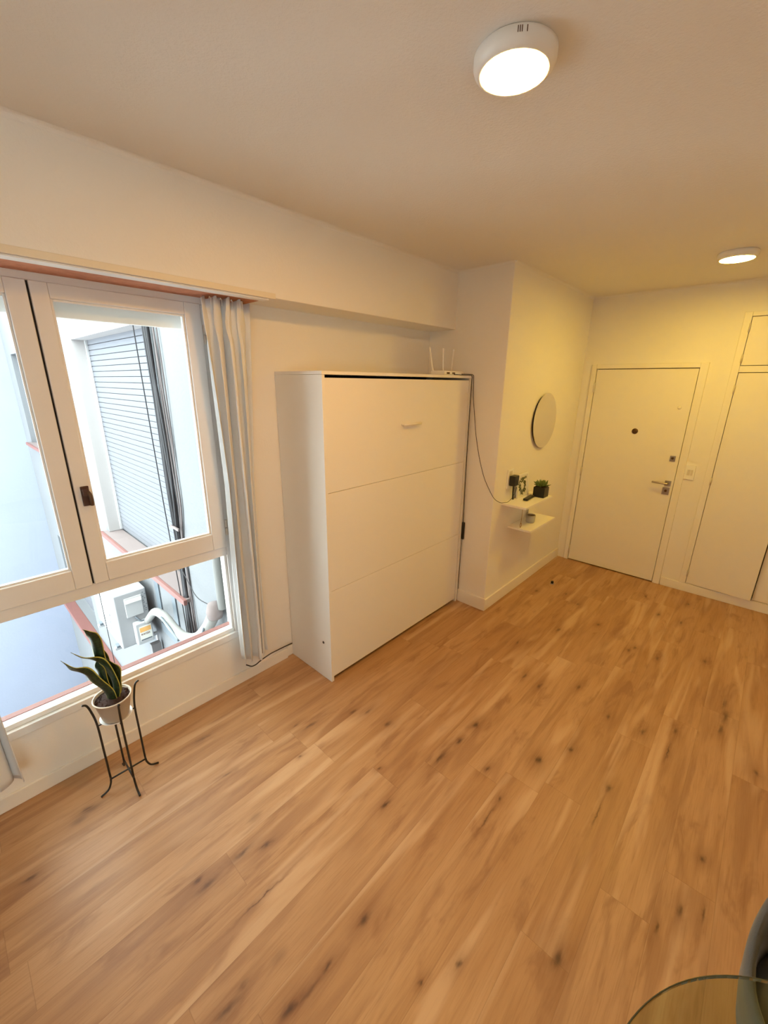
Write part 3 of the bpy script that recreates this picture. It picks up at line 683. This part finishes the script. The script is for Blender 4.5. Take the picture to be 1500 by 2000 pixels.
def leaf_mat():
    m = bpy.data.materials.new('snake_leaf'); m.use_nodes = True; nt = m.node_tree; N = nt.nodes; L = nt.links; b = N['Principled BSDF']
    uv = N.new('ShaderNodeUVMap'); uv.uv_map = 'UVMap'; sp = N.new('ShaderNodeSeparateXYZ'); L.new(uv.outputs[0], sp.inputs[0])
    ns = N.new('ShaderNodeTexNoise'); ns.inputs['Scale'].default_value = 5; ns.inputs['Detail'].default_value = 4
    mp = N.new('ShaderNodeMapping'); mp.inputs['Scale'].default_value = (0.7, 7, 1); L.new(uv.outputs[0], mp.inputs[0]); L.new(mp.outputs[0], ns.inputs['Vector'])
    cr_ = N.new('ShaderNodeValToRGB'); cr_.color_ramp.elements[0].position = 0.40; cr_.color_ramp.elements[0].color = (0.006, 0.016, 0.009, 1); cr_.color_ramp.elements[1].position = 0.66; cr_.color_ramp.elements[1].color = (0.030, 0.065, 0.024, 1)
    L.new(ns.outputs['Fac'], cr_.inputs[0])
    m1 = N.new('ShaderNodeMath'); m1.operation = 'SUBTRACT'; L.new(sp.outputs[0], m1.inputs[0]); m1.inputs[1].default_value = 0.5
    m2 = N.new('ShaderNodeMath'); m2.operation = 'ABSOLUTE'; L.new(m1.outputs[0], m2.inputs[0])
    mr_ = N.new('ShaderNodeMapRange'); L.new(m2.outputs[0], mr_.inputs[0]); mr_.inputs[1].default_value = 0.41; mr_.inputs[2].default_value = 0.44
    mx = N.new('ShaderNodeMix'); mx.data_type = 'RGBA'; L.new(mr_.outputs[0], mx.inputs[0]); L.new(cr_.outputs[0], mx.inputs[6]); mx.inputs[7].default_value = (0.42, 0.40, 0.07, 1)
    L.new(mx.outputs[2], b.inputs['Base Color']); b.inputs['Roughness'].default_value = 0.38; return m
M_leaf = leaf_mat()
def leaf_obj(pts, wid, face, twist=0.0, fold=0.35):
    """pts centre line; wid max half width; face = direction the blade's width runs in"""
    P = catmull(pts, 8); n = len(P)-1; bm = bmesh.new(); uvl = bm.loops.layers.uv.new('UVMap'); rows = []; nw = 8
    for i, p in enumerate(P):
        t = i/n; tan = (P[min(i+1, n)]-P[max(i-1, 0)]).normalized()
        wdir = Vector(face); wdir = (wdir - tan*wdir.dot(tan)).normalized(); nor = tan.cross(wdir)
        a = twist*t; wdir, nor = wdir*math.cos(a)+nor*math.sin(a), nor*math.cos(a)-wdir*math.sin(a)
        hw = wid*(0.62+0.38*math.sin(PI*min(1, t*1.15)*0.80)) * (((1-t)/0.30)**1.25*0.92+0.08 if t > 0.70 else 1) * (1-t**12)
        hw = max(hw, 0.0006)
        rows.append([(p + wdir*hw*math.sin(q)/math.sin(1.0) *1.0 + nor*fold*hw*(1-math.cos(q))*2.0 + nor*0.25*hw*math.sin(t*14)*abs(q), (k/nw, t)) for k, q in [(k, -1+2*k/nw) for k in range(nw+1)]])
    V = [[bm.verts.new(c) for c, _ in r] for r in rows]
    for i in range(n):
        for k in range(nw):
            f = bm.faces.new((V[i][k], V[i][k+1], V[i+1][k+1], V[i+1][k]))
            for lp, uvv in zip(f.loops, (rows[i][k][1], rows[i][k+1][1], rows[i+1][k+1][1], rows[i+1][k][1])): lp[uvl].uv = uvv
    o = link('leaf', bm, M_leaf, pl, smooth=True)
    sd = o.modifiers.new('thick', 'SOLIDIFY'); sd.thickness = 0.0018; sd.offset = 0
    return o
# the blades are broad and open towards the room
leaf_obj([(0.235, 0.225, 0.495), (0.238, 0.224, 0.60), (0.245, 0.218, 0.70), (0.248, 0.212, 0.78), (0.25, 0.205, 0.835), (0.25, 0.192, 0.862), (0.25, 0.180, 0.880)], 0.0235, (0.65, 0.75, 0), 0.1)
leaf_obj([(0.262, 0.238, 0.495), (0.268, 0.242, 0.57), (0.262, 0.238, 0.640), (0.255, 0.216, 0.690), (0.25, 0.184, 0.728), (0.25, 0.150, 0.758), (0.25, 0.124, 0.795)], 0.0270, (0.75, 0.45, 0.5), -0.35)
leaf_obj([(0.270, 0.224, 0.495), (0.275, 0.208, 0.560), (0.268, 0.186, 0.620), (0.260, 0.158, 0.668), (0.252, 0.130, 0.700), (0.25, 0.108, 0.730), (0.25, 0.086, 0.775)], 0.0290, (0.6, 0.55, 0.6), -0.35)
leaf_obj([(0.245, 0.245, 0.495), (0.240, 0.257, 0.57), (0.240, 0.254, 0.64), (0.243, 0.240, 0.70)], 0.0250, (0.75, 0.65, 0), 0.3)
leaf_obj([(0.220, 0.240, 0.495), (0.215, 0.243, 0.60), (0.213, 0.240, 0.70), (0.210, 0.232, 0.762)], 0.0120, (0.6, 0.8, 0), 0.1)
leaf_obj([(0.255, 0.215, 0.495), (0.262, 0.214, 0.57), (0.255, 0.206, 0.64), (0.246, 0.203, 0.685), (0.242, 0.205, 0.715)], 0.0190, (0.7, 0.6, 0.2), 0.2)

# ------------------------------------------------------------------ glass table and grey chair at the near corner
tb = thing('glass_table', (2.68, 0.47, 0), 'round clear glass dining table at the lower right corner', 'table')
bm = bmesh.new(); lathe(bm, (2.68, 0.47, 0.72), [(0, 0), (0.4475, 0), (0.4475, 0.008), (0, 0.008)], 128); link('tabletop', bm, M_tglass, tb)
bm = bmesh.new(); lathe(bm, (2.68, 0.47, 0.72), [(0.448, 0), (0.4500, 0.001), (0.4508, 0.004), (0.4500, 0.007), (0.448, 0.008), (0.448, 0)], 128); link('tabletop_edge', bm, M_edge, tb, smooth=True)
for k in range(4):
    a = PI/4 + k*PI/2; bm = bmesh.new(); tube(bm, [(2.68+0.10*math.cos(a), 0.47+0.10*math.sin(a), 0.718), (2.68+0.26*math.cos(a), 0.47+0.26*math.sin(a), 0.004)], lambda t: 0.017-0.006*t, 12, smooth=False)
    link('leg', bm, M_wood, tb, smooth=True)
bm = bmesh.new(); lathe(bm, (2.68, 0.47, 0.700), [(0, 0), (0.12, 0), (0.12, 0.0195), (0, 0.0195)], 32); link('top_plate', bm, M_blackm, tb)

ch = thing('tub_chair', (2.70, 1.05, 0), 'dark grey upholstered tub chair tucked at the glass table, partly out of frame', 'chair')
cx_, cy_ = 2.714, 1.042
bm = bmesh.new(); rings = []
prof = [(0.0, 0.300), (0.18, 0.300), (0.225, 0.325), (0.238, 0.370), (0.243, 0.425), (0.235, 0.462), (0.20, 0.482), (0.0, 0.486)]
lathe(bm, (cx_, cy_, 0), prof, 56); link('seat', bm, M_chair, ch, smooth=True)
bm = bmesh.new(); outer = []; nA = 64
for i in range(nA+1):
    a = math.radians(-52 + 284*i/nA); k = max(0.0, (math.sin(a)+0.25)/1.25)**1.4; e = min(1.0, min(i, nA-i)/5.0)
    top = 0.485 + 0.31*k + 0.02*e
    prof_ = [(0.236, 0.33), (0.255, 0.335), (0.268, 0.42), (0.274+0.012*k, top-0.03), (0.270+0.012*k, top-0.008), (0.262+0.010*k, top), (0.252+0.008*k, top-0.012), (0.246, 0.46)]
    outer.append([bm.verts.new((cx_+r*math.cos(a), cy_+r*math.sin(a), z)) for r, z in prof_])
for A_, B_ in zip(outer, outer[1:]):
    for k in range(8): bm.faces.new((A_[k], A_[(k+1) % 8], B_[(k+1) % 8], B_[k]))
bm.faces.new(outer[0][::-1]); bm.faces.new(outer[-1])
link('backrest', bm, M_chair, ch, smooth=True)
for sx_ in (-1, 1):
    for sy_ in (-1, 1):
        bm = bmesh.new(); tube(bm, [(cx_+sx_*0.12, cy_+sy_*0.12, 0.305), (cx_+sx_*0.185, cy_+sy_*0.185, 0.002)], lambda t: 0.017-0.006*t, 12, smooth=False); link('leg', bm, M_wood, ch, smooth=True)

# ------------------------------------------------------------------ the light well outside
Y0 = 1.10
def holes_wall(x0, x1, z0, z1, ya, yb, holes):
    xs = sorted({x0, x1} | {h[0] for h in holes} | {h[1] for h in holes}); zs = sorted({z0, z1} | {h[2] for h in holes} | {h[3] for h in holes})
    bm = bmesh.new()
    for i in range(len(xs)-1):
        for j in range(len(zs)-1):
            cx, cz = (xs[i]+xs[i+1])/2, (zs[j]+zs[j+1])/2
            if any(h[0] < cx < h[1] and h[2] < cz < h[3] for h in holes): continue
            box(bm, xs[i], xs[i+1], ya, yb, zs[j], zs[j+1])
    bmesh.ops.remove_doubles(bm, verts=bm.verts, dist=1e-5)
    return bm
hA = (-3.30, -1.09, 0.13, 2.29); hB = (-7.48, -5.6, 0.78, 2.28); hC = (-7.15, -5.3, -2.20, -0.88)
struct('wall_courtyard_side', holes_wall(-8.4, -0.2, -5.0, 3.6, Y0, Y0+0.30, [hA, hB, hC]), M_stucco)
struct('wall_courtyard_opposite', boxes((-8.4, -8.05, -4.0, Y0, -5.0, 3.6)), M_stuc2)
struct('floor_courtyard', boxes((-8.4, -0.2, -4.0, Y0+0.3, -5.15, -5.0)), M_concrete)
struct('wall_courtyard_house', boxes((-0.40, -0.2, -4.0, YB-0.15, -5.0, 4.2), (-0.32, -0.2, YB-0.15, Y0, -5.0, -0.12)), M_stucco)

def shutter(name, x0, x1, z0, z1, label, group, rev=True):
    o = thing(name, ((x0+x1)/2, Y0+0.16, z0), label, 'shutter', group)
    bm = bmesh.new(); n = int((z1-z0)/0.052); p = (z1-z0)/n
    for k in range(n):
        za = z0+k*p; vs_ = []
        prof_ = [(0.0, 0.006), (0.03, 0.001), (0.5, 0.0), (0.95, 0.001), (1.0, 0.006)]
        pts = [(Y0+0.135+dy, za + f*(p-0.003)) for f, dy in prof_] + [(Y0+0.150, za+p-0.004), (Y0+0.150, za)]
        lo = [bm.verts.new((x0, y, z)) for y, z in pts]; hi = [bm.verts.new((x1, y, z)) for y, z in pts]
        for i in range(len(pts)): bm.faces.new((lo[i], lo[(i+1) % len(pts)], hi[(i+1) % len(pts)], hi[i]))
        bm.faces.new(lo); bm.faces.new(hi[::-1])
    link('slats', bm, M_shut, o)
    link('backing', boxes((x0, x1, Y0+0.152, Y0+0.162, z0, z1)), M_shutline, o)
    for a_ in (x0, x1-0.035): link('guide', boxes((a_, a_+0.035, Y0+0.115, Y0+0.134, z0, z1)), M_acw2, o)
    return o
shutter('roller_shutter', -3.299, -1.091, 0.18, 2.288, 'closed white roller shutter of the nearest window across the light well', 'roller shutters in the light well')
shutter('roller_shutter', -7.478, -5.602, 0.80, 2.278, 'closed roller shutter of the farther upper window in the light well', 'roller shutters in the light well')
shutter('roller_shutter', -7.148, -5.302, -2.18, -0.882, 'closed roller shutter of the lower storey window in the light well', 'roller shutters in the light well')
struct('trim_lit_reveal', boxes((-3.2995, -3.292, Y0+0.001, Y0+0.134, 0.17, 2.288), (-3.292, -1.092, Y0+0.001, Y0+0.134, 2.282, 2.2895)), mat('lit_reveal', (0.34, 0.32, 0.325), 0.8, var=0.03))  # added reveal lining, its paler colour stands in for light falling on the reveal
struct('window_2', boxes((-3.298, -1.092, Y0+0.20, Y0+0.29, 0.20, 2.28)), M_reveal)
def sill(name, x0, x1, z):
    o = thing(name, ((x0+x1)/2, Y0, z), None, None, kind='structure')
    link('sill_top', boxes((x0+0.01, x1-0.01, Y0-0.045, Y0+0.133, z-0.03, z)), M_pink, o)
    link('sill_edge', boxes((x0, x1, Y0-0.075, Y0-0.0455, z-0.045, z+0.002)), M_tile, o, bevel=0.004)
sill('trim_5', -3.40, -1.02, 0.165); sill('trim_6', -7.60, -5.5, 0.80)
struct('trim_7', boxes((-7.4, -3.85, Y0-0.16, Y0, -2.28, -2.20)), M_tile, bevel=0.005)

# cables on the wall
cb = thing('cable_bundle', (-1.1, Y0-0.03, 0), 'thick dark bundle of cables clipped down the light well wall beside the shutter', 'cable bundle')
rnd = random.Random(2)
for k, (dx, dy, r) in enumerate(((0, 0.0, 0.017), (0.03, 0.004, 0.013), (0.055, 0.0, 0.010), (-0.018, -0.012, 0.010))):
    pts = []
    for i in range(17):
        z = 3.4 - i*0.27; pts.append((-1.075+dx*(0.6+0.4*math.sin(i*0.8+k)), Y0-0.028+dy+0.004*math.sin(i*1.3+k*2), z))
    bm = bmesh.new(); tube(bm, pts, r, 8, 4); link('strand', bm, M_darkcable, cb, smooth=True)
for k, (dx, r) in enumerate(((0.085, 0.006), (0.105, 0.007), (0.13, 0.005))):
    pts = [(-1.075+dx+0.02*math.sin(i*0.7+k*2.0)-(0.05 if i > 9 else 0), Y0-0.014, 3.4-i*0.27) for i in range(17)]
    bm = bmesh.new(); tube(bm, pts, r, 6, 4); s_ = link('thin_strand', bm, M_lilac, cb, smooth=True)
link('clip', boxes((-1.115, -0.965, Y0-0.055, Y0-0.044, 0.78, 0.80)), M_pink, cb)
tag(link('drop_cable', (lambda b: (tube(b, [(-1.27, Y0-0.05, 3.4), (-1.25, Y0-0.05, 2.2), (-1.20, Y0-0.05, 1.0), (-1.13, Y0-0.05, 0.1), (-1.11, Y0-0.05, -0.6)], 0.0045, 6), b)[1])(bmesh.new()), M_darkcable, None, smooth=True), 'thin dark cable hanging straight in front of the roller shutter', 'cable')
tag(link('washing_line', (lambda b: (tube(b, [(-1.0, 0.479, 2.9), (-1.0, 0.479, 1.0), (-1.0, 0.479, -0.9), (-1.0, 0.479, -4.0)], 0.0025, 6, smooth=False), b)[1])(bmesh.new()), M_darkcable, None, smooth=True), 'thin vertical line hanging in the light well left of the air conditioner', 'line')

# air conditioner outdoor unit
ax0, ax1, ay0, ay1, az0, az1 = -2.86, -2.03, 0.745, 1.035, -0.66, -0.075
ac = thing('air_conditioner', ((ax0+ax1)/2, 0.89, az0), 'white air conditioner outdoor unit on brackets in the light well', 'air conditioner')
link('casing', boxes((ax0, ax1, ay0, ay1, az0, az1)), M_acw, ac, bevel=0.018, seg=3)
bm = bmesh.new()
for r in [0.05+0.028*k for k in range(8)]:
    ring = [(ax0+0.36+r*math.cos(2*PI*k/40), ay0-0.008, (az0+az1)/2+r*math.sin(2*PI*k/40)) for k in range(41)]; tube(bm, ring, 0.0035, 6, smooth=False)
for k in range(8):
    a = PI*k/8; c = Vector((ax0+0.36, ay0-0.006, (az0+az1)/2)); d = Vector((math.cos(a), 0, math.sin(a)))*0.25; tube(bm, [c-d, c+d], 0.003, 6, smooth=False)
link('fan_grille', bm, M_acw2, ac, smooth=True)
hr = link('service_panel', boxes((ax1, ax1+0.012, 0.83, 0.985, -0.34, -0.13)), M_acw2, ac, bevel=0.006)
link('hand_grip', boxes((ax1+0.012, ax1+0.028, 0.835, 0.98, -0.185, -0.145)), M_white, hr, bevel=0.006)
bm = bmesh.new(); rnd = random.Random(8)
for k in range(10):
    yy = rnd.uniform(0.995, 1.02); zz = -0.12-0.022*k; box(bm, ax1+0.0005, ax1+0.0015, yy-0.006, yy+0.006, zz-0.005, zz+0.003)
link('marking', bm, M_grey, ac)
vc = link('valve_cover', boxes((ax1, ax1+0.075, 0.865, 1.02, -0.64, -0.40)), M_acw2, ac, bevel=0.014, seg=3)
link('label', boxes((ax1+0.0755, ax1+0.0765, 0.895, 1.005, -0.60, -0.44)), M_card, vc)
link('label_band', boxes((ax1+0.077, ax1+0.0775, 0.90, 1.0, -0.505, -0.455)), M_orange, vc)
link('label_text', text_bm('R410A', 0.030, (ax1+0.078, 0.905, -0.540), (0, 1, 0), (0, 0, 1)), M_tile, vc)
link('label_foot', boxes((ax1+0.077, ax1+0.0775, 0.90, 1.0, -0.598, -0.585)), M_grey, vc)
bm = bmesh.new(); tube(bm, [(ax1+0.012, 0.90, -0.345), (ax1+0.045, 0.93, -0.39), (ax1+0.05, 0.97, -0.40), (ax1+0.045, 1.0, -0.40), (ax1+0.04, 1.03, -0.43)], 0.009, 8); link('power_lead', bm, M_grey, ac, smooth=True)
for x in (ax0+0.15, ax1-0.10):
    br = link('bracket', boxes((x-0.018, x+0.018, 0.70, Y0, az0-0.028, az0-0.001), (x-0.018, x+0.018, Y0-0.016, Y0, az0-0.40, az0-0.028)), M_acw2, ac)
    link('bolt', boxes((x-0.03, x+0.03, 0.715, 0.745, az0, az0+0.022)), M_grey, br)
tag(link('support_post', boxes((-2.06, -2.0, Y0-0.11, Y0-0.02, -2.19, -0.72)), M_reveal, None), 'pale post below the air conditioner against the wall', 'post')
gf = thing('grey_bracket_frame', (-1.65, Y0-0.01, -0.2), 'grey steel U-shaped bracket frame fixed beside the air conditioner', 'bracket')
link('upright', boxes((-1.93, -1.82, Y0-0.012, Y0, -0.42, 0.10)), M_grey, gf)
link('upright', boxes((-1.50, -1.41, Y0-0.012, Y0, -0.44, 0.02)), M_grey, gf)
link('crossbar', boxes((-1.90, -1.41, Y0-0.012, Y0, -0.54, -0.44)), M_grey, gf)
pp = thing('insulated_pipe', (-1.2, Y0-0.05, 0), 'white lagged pipe arching from the air conditioner to the wall', 'pipe')
bm = bmesh.new(); tube(bm, [(-1.95, 0.985, -0.40), (-1.84, 0.985, -0.31), (-1.66, 0.985, -0.18), (-1.40, 0.98, -0.12), (-1.18, 0.97, -0.13), (-0.98, 0.97, -0.12), (-0.80, 0.98, -0.06), (-0.66, 0.99, 0.03), (-0.55, 1.01, 0.15), (-0.49, 1.03, 0.25)], lambda t: 0.034+0.012*t, 12); link('lagging', bm, M_pipe, pp, smooth=True)
bm = bmesh.new(); tube(bm, [(-1.36, 0.938, -0.09), (-1.15, 0.930, -0.10), (-0.98, 0.928, -0.14)], 0.009, 8); link('lead', bm, M_grey, pp, smooth=True); bm = bmesh.new(); tube(bm, [(-0.66, 0.945, 0.0), (-0.58, 0.955, 0.06), (-0.53, 0.968, 0.16)], 0.009, 8); link('lead', bm, M_grey, pp, smooth=True)
bm = bmesh.new(); lathe(bm, (-0.465, Y0-0.063, 0.30), [(0, -0.06), (0.05, -0.05), (0.06, 0.0), (0.045, 0.06), (0, 0.07)], 24); link('wrapped_joint', bm, M_pink, pp, smooth=True)
bm = bmesh.new(); tube(bm, [(-0.41, Y0-0.032, 0.33), (-0.41, Y0-0.032, 3.4)], 0.028, 12, smooth=False)
tag(link('downpipe', bm, M_pipe, None, smooth=True), 'pale vertical pipe on the light well wall at the window edge', 'pipe')
tag(link('stay_wire', (lambda b: (tube(b, [(-1.02, Y0-0.045, 0.42), (-0.78, Y0-0.06, 0.30), (-0.545, Y0-0.062, 0.315)], 0.0035, 6), b)[1])(bmesh.new()), M_darkcable, None, smooth=True), 'thin dark wire slanting from the cable bundle to the pipe joint', 'wire')
